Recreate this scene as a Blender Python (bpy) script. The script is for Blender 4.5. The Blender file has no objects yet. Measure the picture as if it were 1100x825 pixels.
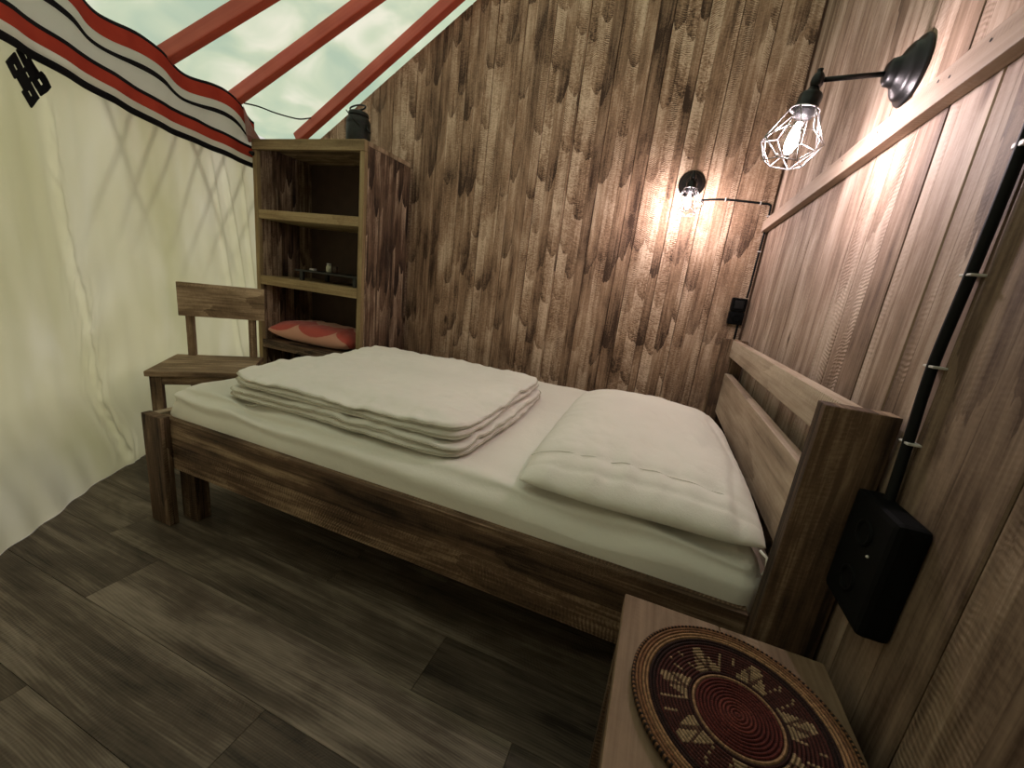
import bpy, bmesh, math, random
from mathutils import Vector, Matrix, noise
random.seed(7)
PI = math.pi
S = bpy.context.scene
COL = S.collection

# ------------------------------------------------------------------ helpers
class NT:
    """tiny node-tree writer"""
    def __init__(s, name):
        s.m = bpy.data.materials.new(name); s.m.use_nodes = True
        s.t = s.m.node_tree; s.t.nodes.clear()
    def n(s, typ, ins=None, **kw):
        nd = s.t.nodes.new(typ)
        for k, v in kw.items(): setattr(nd, k, v)
        for k, v in (ins or {}).items():
            sock = nd.inputs[k]
            if isinstance(v, bpy.types.NodeSocket): s.t.links.new(v, sock)
            else: sock.default_value = v
        return nd
    def math(s, op, a, b=None, c=None, clamp=False):
        ins = {0: a}
        if b is not None: ins[1] = b
        if c is not None: ins[2] = c
        return s.n('ShaderNodeMath', ins, operation=op, use_clamp=clamp).outputs[0]
    def vec(s, x, y, z):
        return s.n('ShaderNodeCombineXYZ', {0: x, 1: y, 2: z}).outputs[0]
    def noise(s, v, scale=1.0, detail=2.0, rough=.5, dist=0.0):
        return s.n('ShaderNodeTexNoise', {'Vector': v, 'Scale': scale, 'Detail': detail, 'Roughness': rough, 'Distortion': dist}).outputs[0]
    def white(s, v):
        return s.n('ShaderNodeTexWhiteNoise', {'Vector': v}, noise_dimensions='3D').outputs['Value']
    def ramp(s, f, stops, interp='LINEAR'):
        r = s.n('ShaderNodeValToRGB', {0: f}); cr = r.color_ramp; cr.interpolation = interp
        while len(cr.elements) < len(stops): cr.elements.new(.5)
        for e, (p, c) in zip(cr.elements, stops): e.position = p; e.color = (*c, 1)
        return r.outputs[0]
    def out(s, sh, disp=None):
        s.n('ShaderNodeOutputMaterial', {'Surface': sh}); return s.m
    def bsdf(s, color, rough=.6, bump=None, strength=.3, dist=.01, **ex):
        ins = {'Base Color': color if isinstance(color, bpy.types.NodeSocket) else (*color, 1), 'Roughness': rough}
        ins.update(ex)
        if bump is not None:
            ins['Normal'] = s.n('ShaderNodeBump', {'Height': bump, 'Strength': strength, 'Distance': dist}).outputs[0]
        return s.n('ShaderNodeBsdfPrincipled', ins).outputs[0]

def wood(name, dark, mid, light, strip=.065, cell=.42, patch=.5, rs_amp=.4, blotch=.6, grain=.55, saw=.16, rough=.72, bias=0.0, tone_amp=.5, cathedral=0.0, fuzz=.35, knot=.6, line=.0):
    b = NT(name)
    at = b.n('ShaderNodeAttribute', attribute_name='wc').outputs['Vector']
    tone = b.n('ShaderNodeAttribute', attribute_name='tone').outputs['Fac']
    sp = b.n('ShaderNodeSeparateXYZ', {0: at}); u, v, s = sp.outputs
    M = b.math
    warp = M('MULTIPLY', M('SUBTRACT', b.noise(b.vec(s, M('MULTIPLY', v, .9), 3.1), 1.0, 1), .5), .016)
    uw = M('DIVIDE', M('ADD', u, warp), strip)
    si = M('FLOOR', uw); lu = M('SUBTRACT', M('FRACT', uw), .5)
    rs = b.white(b.vec(si, s, .37))
    cp = M('ADD', M('MULTIPLY', M('DIVIDE', v, cell), M('ADD', M('MULTIPLY', rs, .8), .6)), M('MULTIPLY', rs, 17.0))
    cp = M('ADD', cp, M('ADD', M('MULTIPLY', M('MULTIPLY', lu, lu), -.42), M('MULTIPLY', M('MULTIPLY', lu, M('SUBTRACT', rs, .5)), .55)))
    cp = M('ADD', cp, M('MULTIPLY', b.noise(b.vec(M('MULTIPLY', u, 40.), M('MULTIPLY', v, 6.), s), 1.0, 3, .6), .22))
    ci = M('FLOOR', cp); cf = M('FRACT', cp)
    rc = b.white(b.vec(ci, si, s))
    edge = b.n('ShaderNodeMapRange', {0: cf, 1: .93, 2: 1.0, 3: 0.0, 4: 1.0}, interpolation_type='SMOOTHSTEP').outputs[0]
    ramp_ = M('ADD', M('SUBTRACT', .22, M('POWER', M('SUBTRACT', 1.0, cf), 2.6)), M('MULTIPLY', M('POWER', cf, 5.), .30))
    sawt = M('MULTIPLY', ramp_, M('MULTIPLY', M('GREATER_THAN', rc, .4), M('ADD', .4, rc)))
    ru = M('MULTIPLY', u, 1.0)
    g1 = b.noise(b.vec(M('MULTIPLY', u, 130.), M('MULTIPLY', v, 4.), M('MULTIPLY', s, 13.)), 1.0, 4, .6)
    g2 = b.noise(b.vec(M('MULTIPLY', u, 34.), M('MULTIPLY', v, 1.1), M('MULTIPLY', s, 7.)), 1.0, 3, .55, .6)
    bl = b.noise(b.vec(M('MULTIPLY', u, 9.), M('MULTIPLY', v, 2.6), M('MULTIPLY', s, 5.)), 1.0, 4, .6, .4)
    # saw marks running across the grain, bent and broken up
    ph = M('ADD', M('MULTIPLY', v, 620.), M('ADD', M('MULTIPLY', u, M('MULTIPLY', M('SUBTRACT', rc, .5), 700.)),
           M('MULTIPLY', b.noise(b.vec(M('MULTIPLY', u, 30.), M('MULTIPLY', v, 12.), s), 1.0, 2), 14.)))
    msk = b.n('ShaderNodeMapRange', {0: b.noise(b.vec(M('MULTIPLY', u, 14.), M('MULTIPLY', v, 3.5), M('ADD', s, 4.)), 1.0, 3, .6), 1: .46, 2: .68, 3: 0.0, 4: 1.0}).outputs[0]
    sm = M('MULTIPLY', M('SINE', ph), M('MULTIPLY', M('GREATER_THAN', rs, .45), msk))
    val = M('ADD', M('MULTIPLY', M('SUBTRACT', rs, .5), rs_amp), .5 + bias)
    val = M('ADD', val, M('MULTIPLY', sawt, patch))
    hair = b.noise(b.vec(M('ADD', M('MULTIPLY', u, 75.), M('MULTIPLY', v, M('MULTIPLY', M('SUBTRACT', rc, .5), 240.))), M('MULTIPLY', v, 130.), s), 1.0, 3, .65)
    val = M('ADD', val, M('MULTIPLY', M('SUBTRACT', hair, .5), M('MULTIPLY', M('ADD', .3, rs), fuzz)))
    val = M('ADD', val, M('MULTIPLY', M('SUBTRACT', bl, .5), blotch * 1.6))
    val = M('ADD', val, M('MULTIPLY', M('SUBTRACT', g1, .5), grain))
    val = M('ADD', val, M('MULTIPLY', M('SUBTRACT', g2, .5), grain * 1.3))
    val = M('ADD', val, M('MULTIPLY', sm, saw))
    if cathedral:
        cx = M('MULTIPLY', M('ADD', u, M('MULTIPLY', b.noise(b.vec(s, M('MULTIPLY', v, 1.3), 9.), 1., 1), .08)), 1.0)
        rr = M('ADD', M('MULTIPLY', M('MULTIPLY', cx, cx), 900.), M('ADD', M('MULTIPLY', v, 9.), M('MULTIPLY', b.noise(b.vec(M('MULTIPLY', u, 12.), M('MULTIPLY', v, 3.), s), 1., 3), 9.)))
        val = M('ADD', val, M('MULTIPLY', M('SINE', M('MULTIPLY', rr, 2.2)), cathedral))
    val = M('ADD', val, M('MULTIPLY', M('SUBTRACT', tone, .5), tone_amp))
    # fine dark line where two strips of the board meet
    ln = M('MULTIPLY', M('GREATER_THAN', M('ABSOLUTE', lu), .482), M('GREATER_THAN', b.white(b.vec(si, s, 9.1)), .45))
    val = M('SUBTRACT', val, M('MULTIPLY', ln, line))
    # knots
    vo = b.n('ShaderNodeTexVoronoi', {'Vector': b.vec(M('MULTIPLY', u, 6.), M('MULTIPLY', v, 2.3), M('MULTIPLY', s, 3.)), 'Scale': 1.0}).outputs['Distance']
    kn = M('SUBTRACT', 1.0, M('MULTIPLY', vo, 7.5), clamp=True)
    val = M('SUBTRACT', val, M('MULTIPLY', M('MULTIPLY', kn, kn), knot))
    col = b.ramp(val, [(.05, dark), (.5, mid), (.95, light)])
    hgt = M('ADD', M('MULTIPLY', g1, .5), M('MULTIPLY', sm, .8))
    return b.out(b.bsdf(col, rough, hgt, .35, .004, **{'Specular IOR Level': .25}))

def fabric(name, c1, c2, scale=3.0, rough=.9, weave=900., strength=.12, trans=0.0, tcol=None, sheen=.0):
    b = NT(name)
    co = b.n('ShaderNodeTexCoord').outputs['Object']
    nz = b.noise(co, scale, 3)
    col = b.ramp(nz, [(.3, c1), (.7, c2)])
    wv = b.noise(co, weave, 1)
    cr = b.noise(co, 26., 3, .6)
    h = b.math('ADD', b.math('MULTIPLY', wv, .15), cr)
    nd = b.bsdf(col, rough, h, strength, .01, **{'Sheen Weight': sheen, 'Specular IOR Level': .15})
    if trans:
        tr = b.n('ShaderNodeBsdfTranslucent', {'Color': (*(tcol or c2), 1)}).outputs[0]
        nd = b.n('ShaderNodeMixShader', {0: trans, 1: nd, 2: tr}).outputs[0]
    return b.out(nd)

def plain(name, color, rough=.5, metal=0.0, bumpscale=60., strength=.08, var=.15, spec=.5):
    b = NT(name)
    co = b.n('ShaderNodeTexCoord').outputs['Object']
    nz = b.noise(co, bumpscale, 3)
    c = b.ramp(nz, [(.3, tuple(x * (1 - var) for x in color)), (.7, tuple(min(1, x * (1 + var)) for x in color))])
    return b.out(b.bsdf(c, rough, nz, strength, .002, **{'Metallic': metal, 'Specular IOR Level': spec}))

# ---- mesh builders
def link(name, me, mats, parent=None, loc=(0, 0, 0)):
    o = bpy.data.objects.new(name, me)
    for m in (mats if isinstance(mats, (list, tuple)) else [mats]):
        if m: me.materials.append(m)
    COL.objects.link(o)
    if parent is not None: o.parent = parent
    o.location = loc
    return o

def smooth(me, ang=None):
    for p in me.polygons: p.use_smooth = True

def wc_layers(bm):
    return (bm.loops.layers.float_vector.get('wc') or bm.loops.layers.float_vector.new('wc'),
            bm.loops.layers.float.get('tone') or bm.loops.layers.float.new('tone'))

SEED = [0]
def nextseed():
    SEED[0] += 1
    return SEED[0] * 1.713 % 53.0

def add_board(bm, size, centre, grain='x', bev=.003, tone=None, seed=None, mat_index=0, rot=None):
    """box with small bevel; grain coordinates stored on the face corners"""
    wl, tl = wc_layers(bm)
    tmp = bmesh.new()
    twl, ttl = wc_layers(tmp)
    bmesh.ops.create_cube(tmp, size=1.0)
    for v in tmp.verts: v.co = Vector((v.co.x * size[0], v.co.y * size[1], v.co.z * size[2]))
    if bev > 0:
        bmesh.ops.bevel(tmp, geom=list(tmp.edges), offset=bev, segments=2, profile=.6, affect='EDGES')
    sd = nextseed() if seed is None else seed
    tn = (random.random() if tone is None else tone)
    g = 'xyz'.index(grain); others = [i for i in range(3) if i != g]
    tmp.normal_update()
    for f in tmp.faces:
        n = f.normal; k = max(range(3), key=lambda i: abs(n[i]))
        for l in f.loops:
            c = l.vert.co
            if k == g: u, v = c[others[0]] + .31, c[others[1]] * .3 + 2.7
            else:
                a = [i for i in others if i != k][0]
                u, v = c[a] + (.11 * k), c[g]
            l[twl] = (u, v + centre[g] * 0 + sd, sd); l[ttl] = tn
    mp = {}
    M = Matrix.Translation(Vector(centre))
    if rot is not None: M = M @ rot.to_4x4()
    for v in tmp.verts: mp[v] = bm.verts.new(M @ v.co)
    for f in tmp.faces:
        nf = bm.faces.new([mp[v] for v in f.verts]); nf.material_index = mat_index
        for l, l2 in zip(nf.loops, f.loops):
            l[wl] = l2[twl]; l[tl] = l2[ttl]
    tmp.free()

def bm_obj(name, bm, mats, parent=None, loc=(0, 0, 0), sm=False):
    me = bpy.data.meshes.new(name); bm.normal_update(); bm.to_mesh(me); bm.free()
    if sm: smooth(me)
    return link(name, me, mats, parent, loc)

def board(name, lo, hi, grain, mat, parent=None, base=(0, 0, 0), bev=.003, tone=None):
    """one board as an object; lo/hi corners in the space of `parent`'s world (unrotated) minus base"""
    size = [hi[i] - lo[i] for i in range(3)]; c = [(hi[i] + lo[i]) / 2 - base[i] for i in range(3)]
    bm = bmesh.new(); add_board(bm, size, (0, 0, 0), grain, bev, tone)
    return bm_obj(name, bm, mat, parent, c)

def empty(name, loc, label, cat, group=None, rz=0.0):
    o = bpy.data.objects.new(name, None); COL.objects.link(o); o.empty_display_size = .05
    o.location = loc; o.rotation_euler = (0, 0, rz)
    return tag(o, label, cat, group)
def tag(o, label, cat, group=None):
    o['label'] = label; o['category'] = cat
    if group: o['group'] = group
    return o
def struct(o): o['kind'] = 'structure'; return o

def tube_bm(bm, pts, r, n=8, closed=False, caps=True, taper=None, mat_index=0):
    P = [Vector(p) for p in pts]; rings = []; N = len(P)
    up = None
    for i, p in enumerate(P):
        if closed: t = P[(i + 1) % N] - P[i - 1]
        else: t = P[min(i + 1, N - 1)] - P[max(i - 1, 0)]
        t.normalize()
        if up is None: up = Vector((0, 0, 1)) if abs(t.z) < .9 else Vector((1, 0, 0))
        a = t.cross(up)
        if a.length < 1e-5: a = t.orthogonal()
        a.normalize(); up = a.cross(t).normalized()
        rr = r if taper is None else r * taper(i / (N - 1))
        rings.append([bm.verts.new(p + rr * (math.cos(2 * PI * k / n) * a + math.sin(2 * PI * k / n) * up)) for k in range(n)])
    m = N if closed else N - 1
    for i in range(m):
        A, B = rings[i], rings[(i + 1) % N]
        for k in range(n):
            f = bm.faces.new((A[k], A[(k + 1) % n], B[(k + 1) % n], B[k])); f.smooth = True; f.material_index = mat_index
    if caps and not closed:
        bm.faces.new(rings[0]).material_index = mat_index
        bm.faces.new(rings[-1][::-1]).material_index = mat_index

def tube(name, pts, r, mat, parent=None, n=8, closed=False, loc=(0, 0, 0), taper=None):
    bm = bmesh.new(); tube_bm(bm, pts, r, n, closed, True, taper)
    bmesh.ops.recalc_face_normals(bm, faces=bm.faces)
    return bm_obj(name, bm, mat, parent, loc)

def lathe(name, prof, mat, parent=None, loc=(0, 0, 0), n=32, axis='z', mfun=None):
    """revolve (r, h) profile"""
    bm = bmesh.new(); rings = []
    def put(r, h, a):
        x, y = r * math.cos(a), r * math.sin(a)
        return {'z': (x, y, h), 'x': (h, x, y), 'y': (x, h, y)}[axis]
    for r, h in prof:
        if r < 1e-6: rings.append([bm.verts.new(put(0, h, 0))])
        else: rings.append([bm.verts.new(put(r, h, 2 * PI * k / n)) for k in range(n)])
    for i in range(len(rings) - 1):
        A, B = rings[i], rings[i + 1]
        for k in range(n):
            k2 = (k + 1) % n
            if len(A) == 1 and len(B) == 1: continue
            if len(A) == 1: f = bm.faces.new((A[0], B[k2], B[k]))
            elif len(B) == 1: f = bm.faces.new((A[k], A[k2], B[0]))
            else: f = bm.faces.new((A[k], A[k2], B[k2], B[k]))
            f.smooth = True
            if mfun: f.material_index = mfun(i, k)
    bmesh.ops.recalc_face_normals(bm, faces=bm.faces)
    o = bm_obj(name, bm, mat, parent, loc)
    return o

def catmull(pts, sub=8):
    P = [Vector(p) for p in pts]; out = []
    for i in range(len(P) - 1):
        p0, p1, p2, p3 = P[max(i - 1, 0)], P[i], P[i + 1], P[min(i + 2, len(P) - 1)]
        for k in range(sub):
            t = k / sub
            out.append(.5 * ((2 * p1) + (p2 - p0) * t + (2 * p0 - 5 * p1 + 4 * p2 - p3) * t * t + (3 * p1 - p0 - 3 * p2 + p3) * t ** 3))
    out.append(P[-1]); return out

def sn(x, y, z=0.0): return noise.noise(Vector((x, y, z)))
def lerp(a, b, t): return a + (b - a) * t
def sstep(a, b, x):
    t = max(0., min(1., (x - a) / (b - a))); return t * t * (3 - 2 * t)

# ------------------------------------------------------------------ materials
W_BACK = wood('back_wall_wood', (.050, .026, .015), (.335, .208, .128), (.70, .53, .385), strip=.0655, cell=.38, patch=.36, rs_amp=.40, blotch=.75, grain=.62, saw=.36, bias=-.01, tone_amp=.30, fuzz=1.35, knot=.8, line=.36)
W_RIGHT = wood('right_wall_wood', (.06, .034, .021), (.26, .178, .125), (.52, .41, .325), strip=.098, cell=1.1, patch=.24, rs_amp=.26, blotch=.80, grain=.55, saw=.05, bias=.03, tone_amp=.60, fuzz=.40, knot=1.0, line=.3)
W_BED = wood('bed_wood', (.015, .008, .005), (.128, .075, .045), (.44, .31, .20), strip=.11, cell=.8, patch=.26, rs_amp=.22, blotch=.80, grain=.75, saw=.16, bias=-.04, tone_amp=.5, fuzz=.45, knot=1.0, line=.35)
W_PALE = wood('pale_plank_wood', (.10, .065, .042), (.36, .27, .195), (.58, .475, .365), strip=.12, cell=1.0, patch=.15, rs_amp=.15, blotch=.6, grain=.5, saw=.1, bias=.05, tone_amp=.3)
W_SHELF = wood('shelf_wood', (.022, .012, .008), (.15, .09, .055), (.52, .39, .27), strip=.05, cell=.5, patch=.5, rs_amp=.45, blotch=.85, grain=.8, saw=.16, bias=-.02, tone_amp=.4, fuzz=.6, line=.35)
W_LIP = wood('shelf_edge_wood', (.07, .042, .02), (.26, .18, .09), (.46, .35, .19), strip=.2, cell=1.2, patch=.1, rs_amp=.1, blotch=.5, grain=.6, saw=.05, bias=.05, tone_amp=.2)
W_CHAIR = wood('chair_wood', (.04, .024, .014), (.21, .14, .082), (.50, .37, .24), strip=.09, cell=.6, patch=.18, rs_amp=.2, blotch=.95, grain=.7, saw=.06, tone_amp=.4, fuzz=.4)
W_NIGHT = wood('nightstand_wood', (.05, .028, .017), (.165, .105, .064), (.30, .205, .135), strip=.2, cell=1.5, patch=.1, rs_amp=.1, blotch=.6, grain=.5, saw=.03, bias=.05, tone_amp=.3, fuzz=.25)
W_FLOOR = wood('floor_plank_wood', (.024, .017, .012), (.112, .084, .062), (.29, .235, .182), strip=1.0, cell=3.0, patch=.02, rs_amp=.05, blotch=.85, grain=.62, saw=.0, bias=-.04, tone_amp=.55, cathedral=.06, rough=.5, fuzz=.15, knot=.12)
W_BATTEN = wood('batten_wood', (.16, .105, .075), (.34, .25, .185), (.48, .38, .30), strip=.2, cell=2., patch=.05, rs_amp=.05, blotch=.5, grain=.4, saw=.03, tone_amp=.2, fuzz=.2)
SHEET = fabric('sheet_cotton', (.78, .745, .665), (.84, .805, .725), 3.0, strength=.22, sheen=.1)
DUVET = fabric('duvet_cotton', (.78, .75, .675), (.84, .805, .73), 4.0, strength=.3, sheen=.1)
PIPING = fabric('piping_cotton', (.50, .46, .37), (.56, .52, .43), 6.0)
WHITE_BAND = fabric('band_white_cloth', (.74, .72, .66), (.80, .78, .72), 5.0, trans=.58, tcol=(.88, .87, .82))
RED_BAND = fabric('band_red_cloth', (.40, .045, .025), (.50, .065, .035), 9.0, trans=.12, tcol=(.45, .05, .03))
BLACK_BAND = fabric('band_black_cloth', (.006, .006, .007), (.012, .011, .012), 9.0)
GREY_FLAP = fabric('flap_grey_red_cloth', (.30, .10, .08), (.36, .28, .25), 14.0)
BLACK = plain('black_metal', (.004, .004, .004), .36, .0, spec=.28)
BLACKP = plain('black_plastic', (.0015, .0015, .0015), .7, spec=.12)
BLACKR = plain('black_rubber', (.003, .003, .003), .7, spec=.2)
WIRE = plain('steel_wire', (.32, .31, .30), .35, .9)
CLIP = plain('clip_plastic', (.55, .52, .48), .5)
DARKPANEL = plain('dark_hardboard', (.055, .030, .018), .7, bumpscale=12.)
IRON = plain('green_black_iron', (.011, .012, .008), .55, .3, 40., .4, .5)
TRAYM = plain('tray_black', (.010, .009, .008), .5)
GLASSY = plain('pale_glaze', (.62, .60, .45), .3)
REDPAINT = None
def red_paint():
    b = NT('red_painted_wood')
    co = b.n('ShaderNodeTexCoord').outputs['Object']
    nz = b.noise(co, 5., 4); g = b.noise(b.n('ShaderNodeMapping', {0: co, 'Scale': (2, 60, 60)}).outputs[0], 1., 3)
    c = b.ramp(b.math('ADD', b.math('MULTIPLY', nz, .6), b.math('MULTIPLY', g, .4)), [(.3, (.40, .055, .028)), (.7, (.56, .11, .06))])
    return b.out(b.bsdf(c, .5, g, .2, .003))
REDPAINT = red_paint()
def roof_mat():
    b = NT('roof_canvas')
    co = b.n('ShaderNodeTexCoord').outputs['Object']
    mp = b.n('ShaderNodeMapping', {0: co, 'Scale': (1.6, 1.6, 3.2)}).outputs[0]
    nz = b.noise(mp, 1.5, 3, .5, .5)
    n2 = b.noise(co, .8, 2)
    c = b.ramp(b.math('ADD', b.math('MULTIPLY', nz, .8), b.math('MULTIPLY', n2, .2)), [(.36, (.44, .60, .48)), (.5, (.60, .72, .55)), (.64, (.86, .89, .76))])
    d = b.n('ShaderNodeBsdfDiffuse', {'Color': (.66, .67, .62, 1)}).outputs[0]
    t = b.n('ShaderNodeBsdfTranslucent', {'Color': c}).outputs[0]
    return b.out(b.n('ShaderNodeMixShader', {0: .60, 1: d, 2: t}).outputs[0])
ROOF = roof_mat()
def felt_mat():
    b = NT('felt_wall_cloth')
    co = b.n('ShaderNodeTexCoord').outputs['Object']
    nz = b.noise(b.n('ShaderNodeMapping', {0: co, 'Scale': (1, 1, .45)}).outputs[0], 2.2, 3, .55, .3)
    fine = b.noise(co, 500., 1)
    c = b.ramp(nz, [(.3, (.56, .53, .36)), (.7, (.70, .68, .52))])
    tc = b.ramp(nz, [(.3, (.62, .61, .34)), (.5, (.74, .72, .48)), (.7, (.86, .84, .66))])
    cr = b.noise(co, 14., 4, .6)
    h = b.math('ADD', b.math('MULTIPLY', fine, .2), cr)
    d = b.bsdf(c, .9, h, .2, .01, **{'Specular IOR Level': .1})
    t = b.n('ShaderNodeBsdfTranslucent', {'Color': tc}).outputs[0]
    return b.out(b.n('ShaderNodeMixShader', {0: .48, 1: d, 2: t}).outputs[0])
FELT = felt_mat()
def blanket_mat():
    b = NT('coral_wave_blanket')
    co = b.n('ShaderNodeAttribute', attribute_name='wc').outputs['Vector']
    sp = b.n('ShaderNodeSeparateXYZ', {0: co}); u, v, _ = sp.outputs
    M = b.math
    nz = b.noise(co, 60., 2)
    # scalloped waves: rows of hanging half circles
    fu = M('SUBTRACT', M('FRACT', M('ADD', M('DIVIDE', u, .34), .30)), .5)
    arc = M('MULTIPLY', M('SUBTRACT', 1.0, M('SQRT', M('SUBTRACT', 1.001, M('MULTIPLY', M('MULTIPLY', fu, fu), 4.)))), .13)
    q = M('ADD', M('SUBTRACT', M('ADD', v, .105), arc), M('MULTIPLY', M('SUBTRACT', nz, .5), .012))
    f = M('MULTIPLY', M('MULTIPLY', q, 140., clamp=True), M('MULTIPLY', M('SUBTRACT', .20, q), 140., clamp=True))
    c = b.n('ShaderNodeMix', {0: f, 6: (.66, .33, .24, 1), 7: (.52, .085, .065, 1)}, data_type='RGBA').outputs[2]
    return b.out(b.bsdf(c, .95, b.noise(co, 300., 2), .4, .004, **{'Sheen Weight': .2}))
BLANKET = blanket_mat()
def plate_mat():
    """woven coil plate: rings with stitched sawtooth motif, driven by polar coordinates of the object"""
    b = NT('woven_coil_plate')
    co = b.n('ShaderNodeTexCoord').outputs['Object']
    sp = b.n('ShaderNodeSeparateXYZ', {0: co}); x, y, _ = sp.outputs
    M = b.math
    r = M('SQRT', M('ADD', M('MULTIPLY', x, x), M('MULTIPLY', y, y)))
    a = M('DIVIDE', M('ARCTAN2', y, x), 2 * PI)
    ring = M('DIVIDE', r, .00545); ri = M('FLOOR', ring); rf = M('FRACT', ring)
    st = M('FLOOR', M('MULTIPLY', a, M('ADD', M('MULTIPLY', ri, 9.), 12.)))
    sf = M('FRACT', M('MULTIPLY', a, M('ADD', M('MULTIPLY', ri, 9.), 12.)))
    rnd = b.white(b.vec(ri, st, 1.3)); rnr = b.white(b.vec(ri, 2.2, 5.))
    rq = M('MULTIPLY', M('ADD', ri, .5), .00545 / .158)       # radius 0..1, stepped by ring
    an = M('MULTIPLY', M('DIVIDE', M('ADD', st, .5), M('ADD', M('MULTIPLY', ri, 9.), 12.)), 7.0)
    fa = M('ABSOLUTE', M('SUBTRACT', M('FRACT', M('ADD', an, 100.2)), .5))   # 0..0.5 triangle wave, seven motifs
    z = M('DIVIDE', M('SUBTRACT', rq, .44), .30)                               # 0..1 through the motif zone
    # pale stepped triangles
    tri = M('LESS_THAN', fa, M('MULTIPLY', M('SUBTRACT', 1.12, z), .30))
    notch = M('LESS_THAN', M('ABSOLUTE', M('SUBTRACT', fa, M('MULTIPLY', z, .17))), .035)
    dots = M('MULTIPLY', M('LESS_THAN', M('ABSOLUTE', M('SUBTRACT', fa, M('ADD', .30, M('MULTIPLY', z, .1)))), .03), M('GREATER_THAN', M('FRACT', M('MULTIPLY', st, .5)), .25))
    pale = M('MAXIMUM', M('SUBTRACT', tri, M('MULTIPLY', notch, .85)), dots, clamp=True)
    inz = M('MULTIPLY', M('GREATER_THAN', z, 0.), M('LESS_THAN', z, 1.))
    pale = M('MULTIPLY', pale, inz)
    base = b.ramp(rq, [(0.0, (.125, .028, .020)), (.16, (.085, .016, .012)), (.365, (.30, .17, .09)), (.40, (.030, .009, .007)), (.45, (.055, .015, .011)), (.77, (.022, .008, .006)), (.82, (.30, .165, .08)), (.90, (.20, .095, .045))], 'CONSTANT')
    mix = lambda f, A, B: b.n('ShaderNodeMix', {0: f, 6: A, 7: B}, data_type='RGBA').outputs[2]
    c = mix(pale, base, (.30, .205, .115, 1))
    outer = M('MULTIPLY', M('GREATER_THAN', rq, .95), M('GREATER_THAN', M('FRACT', M('MULTIPLY', st, .5)), .25))
    c = mix(outer, c, (.02, .012, .009, 1))
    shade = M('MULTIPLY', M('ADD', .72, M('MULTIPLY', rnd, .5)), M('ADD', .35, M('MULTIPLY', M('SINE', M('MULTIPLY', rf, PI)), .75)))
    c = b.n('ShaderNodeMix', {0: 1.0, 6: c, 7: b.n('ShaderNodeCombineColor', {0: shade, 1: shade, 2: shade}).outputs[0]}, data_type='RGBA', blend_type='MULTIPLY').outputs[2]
    h = M('ADD', M('MULTIPLY', M('SINE', M('MULTIPLY', rf, PI)), 1.0), M('MULTIPLY', M('SINE', M('MULTIPLY', sf, PI)), .35))
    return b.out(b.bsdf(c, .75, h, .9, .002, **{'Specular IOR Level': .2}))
PLATE = plate_mat()
def bulb_glass():
    b = NT('clear_bulb_glass')
    lw = b.n('ShaderNodeLayerWeight', {'Blend': .25}).outputs['Facing']
    t = b.n('ShaderNodeBsdfTransparent', {'Color': (.97, .97, .97, 1)}).outputs[0]
    g = b.n('ShaderNodeBsdfGlossy', {'Color': (1, 1, 1, 1), 'Roughness': .03}).outputs[0]
    f = b.math('MULTIPLY', lw, .35)
    return b.out(b.n('ShaderNodeMixShader', {0: f, 1: t, 2: g}).outputs[0])
BULB = bulb_glass()
def emit(name, col, st):
    b = NT(name)
    return b.out(b.n('ShaderNodeEmission', {0: (*col, 1), 1: st}).outputs[0])
FILAMENT = emit('lit_filament', (1.0, .83, .875), 365.0)

# ------------------------------------------------------------------ the setting
R0 = 3.21
def roof_z(r): return 2.10 + (3.25 - r) * .62
def wall_top(d): return 2.80 + (1.90 - d) * .62        # d = distance from the yurt's centre

# floor: planks run along x
def make_floor():
    bm = bmesh.new()
    rows = [(-3.90, -3.70), (-3.70, -3.5), (-3.5, -3.3), (-3.3, -3.1), (-3.1, -2.92), (-2.92, -2.735), (-2.735, -2.535), (-2.535, -2.33), (-2.33, -2.125), (-2.125, -1.925), (-1.925, -1.73),
            (-1.73, -1.53), (-1.53, -1.33), (-1.33, -1.13), (-1.13, -.93), (-.93, -.73), (-.73, -.53), (-.53, -.33), (-.33, -.13), (-.13, .06)]
    L = 1.37
    off = {(-2.535): -1.73, (-2.33): -1.175, (-2.125): -1.95, (-1.925): -.88, (-1.73): -1.37, (-1.53): -1.0}
    tones = {(-2.535, -1): .35, (-2.535, 0): .62, (-2.33, -1): .62, (-2.33, 0): .30, (-2.125, -1): .34, (-2.125, 0): .80, (-1.925, -1): .62, (-1.925, 0): .22, (-1.925, -2): .75,
             (-1.73, -1): .30, (-1.73, 0): .48, (-2.33, -2): .5}
    for (a, b_) in rows:
        o = off.get(a, random.uniform(-1.4, 0))
        k = -4
        while o + k * L < .3:
            x0, x1 = o + k * L, o + (k + 1) * L
            if x1 > -3.7:
                add_board(bm, (x1 - x0 - .0012, b_ - a - .0012, .02), ((x0 + x1) / 2, (a + b_) / 2, -.01), 'x', .0006, tones.get((a, k), random.uniform(.2, .7)))
            k += 1
    return struct(bm_obj('floor', bm, W_FLOOR))
make_floor()

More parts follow.
